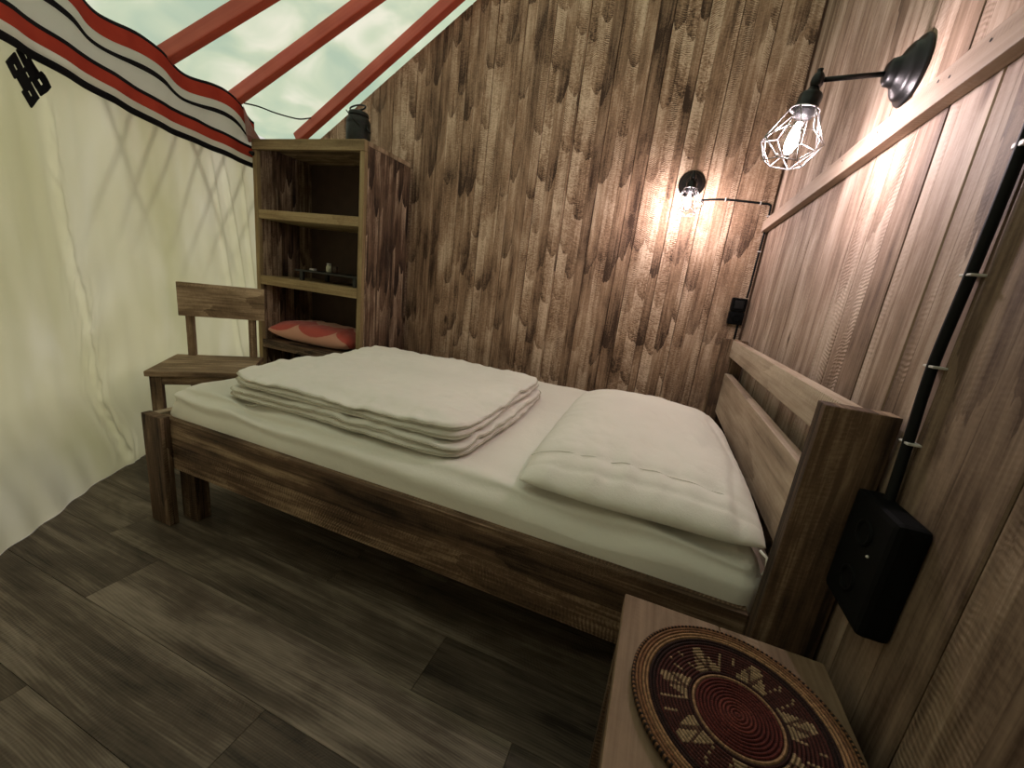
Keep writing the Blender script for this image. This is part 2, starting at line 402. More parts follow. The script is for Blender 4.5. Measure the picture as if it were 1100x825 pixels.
def make_board_wall(name, axis, edges, mat, depth_sign, jit):
    bm = bmesh.new(); wl, tl = wc_layers(bm)
    for (a, b_, tone, dz) in edges:
        g = .0015
        da, db = abs(a), abs(b_)
        za, zb = wall_top(da), wall_top(db)
        rec = dz
        seed = nextseed()
        # sloped-top prism
        t = .024
        A, B = a + g, b_ - g
        def P(u, w, z): return (u, w, z) if axis == 'x' else (w, u, z)
        f0 = 0 + rec; f1 = t + .004
        bv = .0025
        prof = [(A, f0 + bv), (A + bv, f0), (B - bv, f0), (B, f0 + bv), (B, f1), (A, f1)]
        lo = [bm.verts.new(P(u, w, -.0)) for u, w in prof]
        hi = [bm.verts.new(P(u, w, lerp(za, zb, (u - a) / (b_ - a)))) for u, w in prof]
        n = len(prof)
        fs = [bm.faces.new((lo[i], lo[(i + 1) % n], hi[(i + 1) % n], hi[i])) for i in range(n)]
        fs += [bm.faces.new(lo[::-1]), bm.faces.new(hi)]
        for f in fs:
            for l in f.loops:
                c = l.vert.co
                uu = (c.x if axis == 'x' else c.y) - a
                l[wl] = (uu, c.z + seed, seed); l[tl] = tone
    # added backing behind the boards stops outside light in the gaps, same sloping top
    e0, e1 = .030, edges[-1][0]
    def P(u, w, z): return (u, w, z) if axis == 'x' else (w, u, z)
    q = [[bm.verts.new(P(u, w, z)) for u, w in ((e0, .0275), (e0, .045), (e1, .045), (e1, .0275))] for z in (0, 1)]
    for col, u in zip(zip(*q), (e0, e0, e1, e1)):
        col[1].co.z = wall_top(abs(u)) - .02
    for i in range(4): bm.faces.new((q[0][i], q[0][(i + 1) % 4], q[1][(i + 1) % 4], q[1][i]))
    bm.faces.new(q[0]); bm.faces.new(q[1])
    bmesh.ops.recalc_face_normals(bm, faces=bm.faces)
    return struct(bm_obj(name, bm, mat))

xs = [0.0, -.19, -.36, -.52, -.70, -.78, -.975, -1.165, -1.375, -1.56, -1.75, -1.94, -2.13, -2.32, -2.51, -2.70, -2.89, -3.08, -3.30]
tb = [.42, .50, .62, .45, .40, .60, .38, .52, .60, .66, .55, .60, .48, .55, .6, .5, .5, .5]
make_board_wall('wall_back', 'x', [(xs[i + 1], xs[i], tb[i], random.uniform(0, .002)) for i in range(len(xs) - 1)], W_BACK, 1, 0)
ys = [0.0, -.062, -.26, -.45, -.65, -.86, -1.06, -1.26, -1.365, -1.56, -1.70, -1.838, -2.042, -2.24, -2.44, -2.64, -2.84, -3.04, -3.25]
tr = [.25, .62, .56, .64, .55, .62, .68, .62, .55, .66, .48, .16, .02, .1, .2, .3, .3, .3]  # boards past the cable: darker wood, with the corner's dimness added to their tone
rec = [.006] + [0] * 17
make_board_wall('wall_right', 'y', [(ys[i + 1], ys[i], tr[i], rec[i] + random.uniform(0, .0015)) for i in range(len(ys) - 1)], W_RIGHT, 1, 0)
# the right wall's boards are thick towards +x: face at x = 0 (built above with its face at 0 and body behind)

# batten nailed to the right wall
bm = bmesh.new()
add_board(bm, (.03, 3.2, .058), (-.0155, -1.605, 1.571), 'y', .003, .6)
wl, tl = wc_layers(bm)
for (y, z) in ((-1.56, 1.585), (-1.60, 1.575), (-1.32, 1.58), (-1.30, 1.57), (-1.10, 1.58), (-1.7, 1.582)):
    tmp = [bm.verts.new((-.0312, y + .004 * math.cos(q * PI / 3), z + .003 * math.sin(q * PI / 3))) for q in range(6)]
    f = bm.faces.new(tmp); f.material_index = 1
o = bm_obj('trim_1', bm, [W_BATTEN, BLACKP]); struct(o)

# felt wall: curved, hangs from the eaves
def felt_R(a, z):
    t = math.degrees(a)
    R = R0 + .09 * sstep(0.0, .45, z)
    hem = 1 - sstep(0.0, .35, z)
    R += hem * (.010 * math.sin(t * .55 + 1.0) + .004 * math.sin(t * 2.3))
    R += .010 * sn(t * .16, z * .9, 2.2) + .006 * sn(t * .7, z * 2.0, 8.0)
    # sewn vertical seam that puckers
    c = -149.3 - .9 * (1.5 - z) + .25 * math.sin(z * 7)
    d = t - c
    R += -.007 * math.exp(-(d / .28) ** 2) * (1 - sstep(1.5, 1.68, z)) + .003 * math.exp(-((d - .55) / .4) ** 2)
    R += -.008 * math.exp(-((d + 1.6) / 1.5) ** 2) * math.sin(z * 17 + t) * (1 - sstep(.8, 1.4, z))
    R += .011 * math.exp(-(d / 1.1) ** 2) * sn(t * 2.0 + 4, z * 13 + t * 1.5, 6) * (1 - sstep(.75, 1.25, z)) + .006 * math.exp(-(d / .5) ** 2) * sn(t * 3, z * 22, 3)
    # slanting folds near the shelf
    if t < -164:
        for (c0, k, w, h) in ((-169.2, 2.6, .30, .020), (-167.3, 2.2, .32, .014), (-170.7, 1.6, .3, .016)):
            d = t - (c0 + k * (z - .8)); R += -h * math.exp(-(d / w) ** 2) * (1 - sstep(1.5, 1.7, z))
    # long soft vertical drapes under the band
    R += .004 * math.sin(t * 1.35 + .8 * sn(t * .2, z)) * sstep(.5, 1.4, z) * (1 - sstep(1.62, 1.75, z))
    return R
def make_felt():
    bm = bmesh.new()
    a0, a1, na, nz = math.radians(-183), math.radians(-84), 900, 140
    ztop = 1.77
    grid = []
    for i in range(na + 1):
        a = lerp(a0, a1, i / na); col = []
        for j in range(nz + 1):
            z = (ztop - .0 * sstep(-170.5, -171.5, math.degrees(a))) * (j / nz) ** 1.1
            r = felt_R(a, z)
            zz = z
            if j == 0: zz = .0008
            col.append(bm.verts.new((r * math.cos(a), r * math.sin(a), zz)))
        grid.append(col)
    for i in range(na):
        for j in range(nz):
            f = bm.faces.new((grid[i][j], grid[i + 1][j], grid[i + 1][j + 1], grid[i][j + 1])); f.smooth = True
    bmesh.ops.recalc_face_normals(bm, faces=bm.faces)
    return struct(bm_obj('wall_left', bm, FELT))
make_felt()

# unseen laths added outside the felt, tapered to cast soft streaks through the cloth
def make_streak_laths():
    bm = bmesh.new()
    for i in range(0, 7):
        for sgn in (-1, 1):
            if sgn > 0 and i % 3 != 1: continue
            pts = []
            for k in range(13):
                z = lerp(1.0 if i < 3 else 1.15, 1.90, k / 12); a = math.radians(-170.5 + i * 2.7 + 1.1 * sn(i * 3.1, 2) + sgn * (z - 1.3) * 8.0 + .5 * sn(i * 5.0, z * 2.0))
                r = 3.352 + (.008 if sgn > 0 else .03) + .10 * (1.90 - z)
                pts.append((r * math.cos(a), r * math.sin(a), z))
            tube_bm(bm, pts, .014, 6, taper=lambda q: .12 + .88 * q ** .7)
    bmesh.ops.recalc_face_normals(bm, faces=bm.faces)
    return struct(bm_obj('streak_laths', bm, REDPAINT))
make_streak_laths()

# unseen boarded skirting, added outside the tent to shade the felt's lower edge
bm = bmesh.new()
for k in range(100):
    a0, a1 = math.radians(-184 + k), math.radians(-183.1 + k); am = (a0 + a1) / 2
    add_board(bm, (.02, .062, .20), (3.46 * math.cos(am), 3.46 * math.sin(am), .10), 'z', .002, .4, rot=Matrix.Rotation(am, 3, 'Z'))
struct(bm_obj('shade_skirting', bm, W_BED))

# roof canvas: cone over the whole tent
def make_roof():
    bm = bmesh.new(); rings = []
    na = 96
    for r in (3.50, 3.36, 2.9, 2.4, 1.9, 1.4, .9, .5, .05):
        rings.append([bm.verts.new(((r + .012 * math.sin(k * 9)) * math.cos(2 * PI * k / na), r * math.sin(2 * PI * k / na), roof_z(r) + .012 * sn(k * .9, r * 3))) for k in range(na)])
    for A, B in zip(rings, rings[1:]):
        for k in range(na):
            f = bm.faces.new((A[k], A[(k + 1) % na], B[(k + 1) % na], B[k])); f.smooth = True
    bm.faces.new(rings[-1])
    bmesh.ops.recalc_face_normals(bm, faces=bm.faces)
    return struct(bm_obj('ceiling', bm, ROOF))
make_roof()

# ------------------------------------------------------------------ roof poles
def pole(angle_deg, label, r0=3.36, r1=.55, yoff=None):
    if yoff is None:
        a = math.radians(angle_deg); d = Vector((math.cos(a), math.sin(a), 0)); base = Vector((0, 0, 0))
    else:
        d = Vector((-1, 0, 0)); base = Vector((0, yoff, 0))
    p0 = base + d * r0 + Vector((0, 0, 2.0 + (3.25 - r0) * .605 + .042)); p1 = base + d * r1 + Vector((0, 0, 2.0 + (3.25 - r1) * .605 + .042))
    L = (p1 - p0).length; t = (p1 - p0).normalized()
    side = t.cross(Vector((0, 0, 1))).normalized(); up = side.cross(t).normalized()
    rot = Matrix((t, side, up)).transposed()
    bm = bmesh.new(); add_board(bm, (L, .056, .072), (0, 0, 0), 'x', .008, .5)
    o = bm_obj('roof_pole', bm, REDPAINT, None, (p0 + p1) / 2); o.rotation_euler = rot.to_euler()
    return tag(o, label, 'roof pole', 'red roof poles under the canvas')
pole(-160.4, 'leftmost of the three red roof poles, rising from the striped band at top left')
pole(-168.7, 'middle one of the three red roof poles, rising above the end of the striped band')
pole(0, 'red painted roof pole running along the sloping top edge of the plank back wall', 3.34, .55, -.062)

# ------------------------------------------------------------------ striped band on the felt wall
def band_dz(t):
    pts = [(-172, -.03), (-170.5, -.012), (-166.5, .0), (-160, .0), (-153, .02), (-147, .035), (-120, .03), (-90, .0)]
    for (a, b_), (c, d) in zip(pts, pts[1:]):
        if a <= t <= c: return lerp(b_, d, (t - a) / (c - a))
    return pts[0][1] if t < -172 else 0
def make_band():
    root = empty('striped_wall_band', (-3.2, -.6, 1.66), 'red white and black striped cloth band along the top of the pale cloth wall', 'wall hanging')
    lv = [(1.662, 1), (1.692, 0), (1.725, 2), (1.778, 1), (1.795, 0), (1.868, 1), (1.888, 0), (1.93, 2), (1.998, 1), (2.013, None)]
    bm = bmesh.new()
    a0, a1, na = -171.0, -88.0, 420
    cols = []
    for i in range(na + 1):
        t = lerp(a0, a1, i / na); a = math.radians(t); c = []
        for k, (z, _) in enumerate(lv):
            w = sstep(1.80, 1.9, z)
            sag = .018 * math.cos((t + 166.5) / 8.5 * 2 * PI) * w - .04 * w * sstep(-168.6, -171, t)
            zz = z + band_dz(t) + sag
            r = 3.262 + .006 * math.sin(t * 1.5 + z * 6) + .004 * sn(t * .8, z * 6) - .045 * w * (.5 + .5 * math.cos((t + 166.5) / 8.5 * 2 * PI)) * .4
            c.append(bm.verts.new((r * math.cos(a) + 3.2, r * math.sin(a) + .6, zz - 1.66)))
        cols.append(c)
    for i in range(na):
        for k in range(len(lv) - 1):
            f = bm.faces.new((cols[i][k], cols[i + 1][k], cols[i + 1][k + 1], cols[i][k + 1])); f.material_index = lv[k][1]; f.smooth = True
    bmesh.ops.recalc_face_normals(bm, faces=bm.faces)
    ob = bm_obj('striped_cloth', bm, [WHITE_BAND, BLACK_BAND, RED_BAND], root)
    so = ob.modifiers.new('thick', 'SOLIDIFY'); so.thickness = .004; so.offset = 0
    # knot emblem sewn under the band
    lobe = ["#####.#####", "#####.#####", "##.##.##.##", "##.##.##.##", "#####.#####"]
    pat = lobe + [".#########.", ".####.####.", ".####.####.", ".#########."] + lobe[::-1]
    bm = bmesh.new()
    A0 = Vector((-146.72, 1.646)); va = Vector((-1.42, -.116)) / 14; vb = Vector((-1.66, .106)) / 11
    for r, row in enumerate(pat):
        for q, ch in enumerate(row):
            if ch != '#': continue
            vs = []
            for dr, dq in ((0, 0), (0, 1), (1, 1), (1, 0)):
                t, z = A0 + va * (r + dr) + vb * (q + dq); a = math.radians(t)
                for rr in (felt_R(a, z) - .008, felt_R(a, z) - .003): vs.append(Vector((rr * math.cos(a) + 3.2, rr * math.sin(a) + .6, z - 1.66)))
            V = [bm.verts.new(v) for v in vs]
            for f in ((0, 2, 4, 6), (1, 7, 5, 3), (0, 1, 3, 2), (2, 3, 5, 4), (4, 5, 7, 6), (6, 7, 1, 0)): bm.faces.new([V[k] for k in f])
    bmesh.ops.remove_doubles(bm, verts=bm.verts, dist=1e-5)
    bmesh.ops.recalc_face_normals(bm, faces=bm.faces)
    e = bm_obj('knot_emblem', bm, BLACK_BAND, root); e['label'] = 'black interlaced knot emblem sewn below the band'
    # gathered end of the band beside the shelf
    bm = bmesh.new()
    T = [(-3.150, -.640, 1.985), (-3.185, -.56, 1.90), (-3.225, -.455, 1.835), (-3.200, -.575, 1.80), (-3.165, -.615, 1.83)]
    F_ = [bm.verts.new((x + 3.2, y + .6, z - 1.66)) for x, y, z in T]; B_ = [bm.verts.new((x + 3.2 - .012, y + .6 + .012, z - 1.66)) for x, y, z in T]
    bm.faces.new(F_); bm.faces.new(B_[::-1])
    for i in range(5): bm.faces.new((F_[i], F_[(i + 1) % 5], B_[(i + 1) % 5], B_[i]))
    bmesh.ops.recalc_face_normals(bm, faces=bm.faces)
    f = bm_obj('end_flap', bm, GREY_FLAP, root); f['label'] = 'grey and red pointed end of the band'
make_band()

# thin cord strung between two poles
cord = tube('cord', catmull([(-3.215, -.62, 2.012), (-3.20, -.50, 2.035), (-3.2, -.38, 2.045), (-3.195, -.26, 2.062), (-3.19, -.17, 2.082), (-3.175, -.08, 2.125)], 6), .0045, BLACKR)
tag(cord, 'thin dark cord strung between two red roof poles above the shelf unit', 'cord')

# ------------------------------------------------------------------ shelf unit
SX0, SX1, SY0, SY1, SZ = -3.2006, -2.272, -.550, -.088, 1.8234
def make_shelf():
    b0 = ((SX0 + SX1) / 2, (SY0 + SY1) / 2, 0)
    r = empty('shelf_unit', b0, 'tall open wooden shelf unit in the back left corner beyond the bed', 'shelf')
    P = lambda n, lo, hi, g, m, **k: board(n, lo, hi, g, m, r, b0, **k)
    P('top_board', (SX0, SY0 + .0285, SZ - .026), (SX1, SY1, SZ), 'x', W_CHAIR, tone=.6)
    P('front_lip', (SX0, SY0 - .004, SZ - .062), (SX1, SY0 + .0275, SZ), 'x', W_LIP)
    for nm, xa, xb in (('l', SX0, SX0 + .036), ('r', SX1 - .036, SX1)):
        # a side is three glued planks
        bm = bmesh.new(); w = (SY1 - SY0) / 3
        for k in range(3):
            add_board(bm, (xb - xa, w - .0015 - (.029 if k == 0 else 0), SZ - .0275 - (.0 if k else .0)), (0, -w + k * w + (.0145 if k == 0 else 0), 0), 'z', .003, (.55, .42, .5)[k])
        bm_obj('side_panel', bm, W_SHELF, r, ((xa + xb) / 2 - b0[0], 0, (SZ - .0275) / 2))
    for z, t in ((1.3915, .058), (.952, .062), (.491, .058), (.10, .06)):
        P('shelf_board', (SX0 + .037, SY0 + .002, z - t), (SX1 - .037, SY1 - .012, z), 'x', W_LIP if z > .6 else W_SHELF)
    for xa, xb in ((SX0, SX0 + .036), (SX1 - .036, SX1)):
        P('front_strip', (xa, SY0, 0), (xb, SY0 + .0275, SZ - .0635), 'z', W_LIP, tone=.35)
    P('back_panel', (SX0 + .037, SY1 - .010, .02), (SX1 - .037, SY1 - .002, SZ - .0265), 'z', DARKPANEL)
    k = lathe('knob', [(0, -.02), (.008, -.02), (.010, -.012), (.014, -.006), (.014, .004), (.009, .008), (0, .008)], BLACK, r, (SX0 + .012 - b0[0], SY0 - .008 - b0[1], 1.735), 16, 'y')
make_shelf()

# metal canister on top of the shelf
def make_can():
    x, y, z = -2.492, -.36, SZ
    r = empty('metal_canister', (x, y, z), 'small dark iron canister with a ring handle on top of the shelf unit', 'canister')
    lathe('body', [(0, 0), (.068, 0), (.073, .006), (.074, .02), (.071, .024), (.074, .030), (.074, .135), (.071, .140), (.074, .146), (.072, .165), (.060, .185), (.056, .190), (0, .190)], IRON, r)
    lathe('lid', [(0, .189), (.060, .189), (.062, .194), (.062, .206), (.056, .214), (.02, .220), (0, .222)], IRON, r)
    pts = [(.060 * math.cos(a), -.01 + .016 * math.sin(a), .238 + .022 * math.sin(a * 1.0)) for a in [2 * PI * k / 24 for k in range(24)]]
    tube('ring_handle', pts, .005, BLACK, r, 6, True)
    tube('clasp', [(-.05, -.055, .21), (-.02, -.074, .19), (.03, -.078, .15), (.06, -.055, .12)], .0035, IRON, r, 6)
    tube('spout', [(.066, -.01, .14), (.085, -.015, .11), (.112, -.02, .09)], .006, BLACK, r, 6)
make_can()

def make_tray():
    x0, x1, y0, y1, z = -2.93, -2.36, -.47, -.20, .952
    c = ((x0 + x1) / 2, (y0 + y1) / 2, z)
    r = empty('black_rack', c, 'low black rack standing on the middle shelf of the shelf unit', 'rack')
    hw, hd = (x1 - x0) / 2, (y1 - y0) / 2
    bm = bmesh.new(); add_board(bm, (hw * 2, hd * 2, .012), (0, 0, .066), 'x', .003)
    bm_obj('rack_top', bm, TRAYM, r)
    for sx in (-1, 1):
        for sy in (-1, 1):
            bm = bmesh.new(); add_board(bm, (.030, .02, .06), (0, 0, 0), 'z', .003)
            bm_obj('rack_foot', bm, TRAYM, r, (sx * (hw - .05), sy * (hd - .02), .030))
    j = empty('small_jar', (-2.757, -.33, z + .0725), 'tiny pale jar with a brown tin beside it, on the black rack in the shelf', 'jar')
    j['label'] = 'tiny pale glass jar standing on the black rack in the shelf'
    lathe('jar_body', [(0, 0), (.016, 0), (.019, .004), (.019, .040), (.014, .050), (0, .050)], GLASSY, j, (0, 0, 0), 20)
    lathe('jar_lid', [(0, .049), (.015, .049), (.015, .060), (.012, .063), (0, .063)], CLIP, j, (0, 0, 0), 20)
    t = lathe('small_tin', [(0, 0), (.016, 0), (.017, .003), (.017, .045), (.015, .049), (0, .049)], DARKPANEL, None, (-2.712, -.315, z + .0725), 20)
    tag(t, 'tiny dark brown tin right of the pale jar on the black rack', 'tin')
    bm = bmesh.new(); add_board(bm, (.042, .028, .014), (0, 0, .007), 'x', .004)
    m = bm_obj('matchbox', bm, CLIP, None, (-2.875, -.36, z + .0725)); tag(m, 'tiny flat whitish box left of the pale jar on the black rack', 'box')
make_tray()

# ------------------------------------------------------------------ soft goods
def cushion(nx, ny, w, d, h, exp=2.4, edge=.5, corner=7.0, flat_bottom=.25, top=None, bot=None, seed=0., wob=.006, attr=False):
    """closed soft slab, footprint w x d, thickness h; z = 0 is its underside"""
    bm = bmesh.new(); wl, tl = wc_layers(bm)
    def foot(s, t):
        # superellipse-ish footprint: pull the corners in
        k = 1 - .02 * (abs(s) ** corner) * (abs(t) ** corner) * corner * .5
        ex = 1 + wob * sn(s * 3, t * 3, seed + 5)
        x = s * w / 2 * k * (1 + wob * 1.5 * sn(t * 2.2 + 3, seed, s)); y = t * d / 2 * k * (1 + wob * 1.5 * sn(s * 2.2, seed + 9, t))
        return x, y
    def cell(i, n):
        q = i / n * 2 - 1
        return math.copysign(abs(q) ** .72 if abs(q) > 0 else 0, q) if False else math.sin(q * PI / 2) * .55 + q * .45
    T, B = {}, {}
    for i in range(nx + 1):
        for j in range(ny + 1):
            s, t = cell(i, nx), cell(j, ny)
            x, y = foot(s, t)
            e = (max(0., 1 - abs(s) ** exp) * max(0., 1 - abs(t) ** exp)) ** edge
            zm = h * flat_bottom
            zt = zm + (h - zm) * e; zb = zm * (1 - e)
            if top: zt += top(x, y, s, t) * e ** .5
            if bot: zb += bot(x, y, s, t) * e
            border = i in (0, nx) or j in (0, ny)
            T[i, j] = bm.verts.new((x, y, zt))
            B[i, j] = T[i, j] if border else bm.verts.new((x, y, zb))
    for i in range(nx):
        for j in range(ny):
            f = bm.faces.new((T[i, j], T[i + 1, j], T[i + 1, j + 1], T[i, j + 1])); f.smooth = True
            q = (B[i, j], B[i, j + 1], B[i + 1, j + 1], B[i + 1, j])
            if len(set(q)) == 4:
                try: bm.faces.new(q).smooth = True
                except ValueError: pass
    for f in bm.faces:
        for l in f.loops: l[wl] = (l.vert.co.x, l.vert.co.y + l.vert.co.z, 0)
    bmesh.ops.recalc_face_normals(bm, faces=bm.faces)
    return bm

# folded coral blanket on the lower shelf
def bl_top(x, y, s, t): return .012 * sn(x * 9, y * 9, 3) + .006 * sn(x * 25, y * 25, 1)
bm = cushion(60, 40, .76, .36, .155, 3.2, .42, 4, .45, bl_top, None, 4., .03)
o = bm_obj('folded_blanket', bm, BLANKET, None, (-2.79, -.335, .492)); tag(o, 'folded coral red blanket with pale wave pattern on the lower shelf', 'blanket')

# ------------------------------------------------------------------ bed
BX0, BX1 = -2.2296, -.1247          # foot end, headboard front
BY0, BY1 = -1.7927, -.290           # near post face, far post back
RZ = .4509
def make_bed():
    b0 = (-1.15, -1.04, 0)
    r = empty('bed_frame', b0, 'rough brown wooden double bed frame with slatted headboard against the right wall', 'bed')
    P = lambda n, lo, hi, g, m=W_BED, **k: board(n, lo, hi, g, m, r, b0, **k)
    # foot end: posts, end board
    P('foot_post', (BX0, BY0, 0), (BX0 + .1125, BY0 + .033, .462), 'z', tone=.55)
    P('foot_post', (BX0, BY1 - .033, 0), (BX0 + .1125, BY1, .462), 'z')
    P('foot_board', (BX0 + .004, BY0 + .034, .2415), (BX0 + .040, BY1 - .034, .458), 'y', W_PALE, tone=.6)
    for y0, y1 in ((BY0 + .070, BY0 + .125), (BY1 - .125, BY1 - .070)):
        P('inner_leg', (BX0 + .075, y0, 0), (BX0 + .165, y1, .400), 'z', tone=.15)
    # side rails
    P('side_rail', (BX0 + .0415, BY0 + .034, .2415), (BX1 - .0015, BY0 + .068, RZ), 'x', tone=.50)
    P('side_rail', (BX0 + .0415, BY1 - .068, .2415), (BX1 - .0015, BY1 - .034, RZ), 'x')
    # headboard: two deep side planks, two cross planks set between them, one low rail
    for y0, y1, tn in ((BY0 - .003, BY0 + .040, .30), (-.3376, BY1, .35)):
        P('headboard_post', (BX1, y0, 0), (-.0075, y1, .9617), 'z', tone=tn)
    P('headboard_plank', (-.080, BY0 + .042, .8747), (-.045, -.339, .9600), 'y', W_PALE, tone=.70)
    P('headboard_plank', (-.080, BY0 + .042, .5733), (-.045, -.339, .7854), 'y', W_PALE, tone=.45)
    P('head_rail', (-.080, BY0 + .042, .36), (-.045, -.339, .4750), 'y', W_PALE, tone=.55)
    # slats under the mattress
    for k in range(11):
        x = lerp(BX0 + .13, BX1 - .10, k / 10)
        P('slat', (x - .045, BY0 + .069, .352), (x + .045, BY1 - .069, .370), 'y', bev=.002)
    P('centre_beam', (BX0 + .0415, -1.07, .27), (BX1 - .05, -1.03, .3510), 'x')
make_bed()

MX0, MX1, MY0, MY1 = -2.185, -.105, -1.722, -.365
MZ0, MZ1 = .371, .560
def make_mattress():
    cx, cy = (MX0 + MX1) / 2, (MY0 + MY1) / 2
    w, d, h = MX1 - MX0, MY1 - MY0, MZ1 - MZ0
    bm = bmesh.new()
    # rounded box from a cross-section swept around a rounded rectangle, plus a top and a bottom grid
    nx, ny, nr = 120, 84, 14
    rc = .055; rv = .062
    def shell(s, t):   # s,t in [-1,1] ; 'inset' map to height
        x, y = s * w / 2, t * d / 2
        return x, y
    ring_params = []
    per = []
    # outline points
    def outline(inset):
        pts = []; hw, hd = w / 2 - inset, d / 2 - inset; r = max(rc - inset, .004)
        segs = [((hw - r, -hd + r), -PI / 2), ((hw - r, hd - r), 0), ((-hw + r, hd - r), PI / 2), ((-hw + r, -hd + r), PI)]
        NX, NY, NC = 110, 72, 8
        for q, ((px, py), a0) in enumerate(segs):
            for k in range(NC + 1):
                a = a0 + (PI / 2) * k / NC; pts.append((px + r * math.cos(a), py + r * math.sin(a)))
            (qx, qy), a1 = segs[(q + 1) % 4]
            e0 = pts[-1]; e1 = (qx + r * math.cos(a1), qy + r * math.sin(a1))
            n = NY if q % 2 == 0 else NX
            for k in range(1, n): pts.append((lerp(e0[0], e1[0], k / n), lerp(e0[1], e1[1], k / n)))
        return pts
    prof = []
    for k in range(7): a = PI / 2 * k / 6; prof.append((.03 * (1 - math.sin(a)), .03 * (1 - math.cos(a))))
    prof = [(.030, 0.0), (.010, .006), (.0, .02), (-.010, .05), (-.014, .085), (-.008, .115)]
    for k in range(1, 21): a = PI / 2 * k / 20; prof.append((-.008 + (rv + .008) * (1 - math.cos(a)), .115 + (h - .115) * math.sin(a)))
    for ins in (.085, .115, .15, .2, .26, .33, .4, .48, .56, .63): prof.append((ins, h))
    rings = []
    for pq, (ins, z) in enumerate(prof):
        ring = []
        for (x, y) in outline(ins):
            wx, wy = x + cx, y + cy
            arc = (pq - 5) / 20.0
            side = 1 - sstep(.0, .09, ins)
            nz = .007 * sn(wx * 3.2, wy * 3.2, 1.0) + .0035 * sn(wx * 11, wy * 11, 4.0)
            # drag folds of the fitted sheet: diagonal creases near the front edge
            front = 1 - sstep(0., .26, wy - MY0)
            fold = .017 * front * (math.sin((wx * 1.0 + wy * 3.1) * 13.0 + 2.0 * sn(wx * 2, wy * 2)) * max(0, sn(wx * 1.3 + 7, 3.3, 0) + .25))
            # long sheet tucks along the front face
            tuck = .008 * side * math.sin(z * 80 + wx * 2.6 + 2.5 * sn(wx * 1.4, z * 5)) * (.5 + sn(wx * .9, 4, 2)) * (1 - sstep(.0, .4, wy - MY0))
            dz = (nz + fold) * sstep(.02, .15, z) * (0.35 if z < .1 else 1)
            zz = z + dz
            oy = -(tuck) if y < 0 else 0
            if y < -d / 2 + .12 and 0 <= arc <= 1.05:
                env = math.sin(min(1, max(0, arc)) * PI) ** .7
                m_ = .5 + 1.2 * sn(wx * .8, 3.0, 1.0)
                q_ = math.sin(arc * 13.0 + wx * 1.6 + 1.6 * sn(wx * 1.7, 2.0, 8.0)) * .006 * env * max(.15, m_)
                oy -= q_; zz += q_ * .5
            ring.append(bm.verts.new((x + (.006 * sn(wy * 5, z * 12, 7) * side), y + oy, zz)))
        rings.append(ring)
    n = len(rings[0])
    for A, B in zip(rings, rings[1:]):
        for k in range(n):
            f = bm.faces.new((A[k], A[(k + 1) % n], B[(k + 1) % n], B[k])); f.smooth = True
    bm.faces.new(rings[0][::-1]); bm.faces.new(rings[-1]).smooth = True
    bmesh.ops.recalc_face_normals(bm, faces=bm.faces)
    o = bm_obj('mattress', bm, SHEET, None, (cx, cy, MZ0))
    tag(o, 'thick mattress in an off-white fitted sheet lying in the wooden bed frame', 'mattress')
make_mattress()

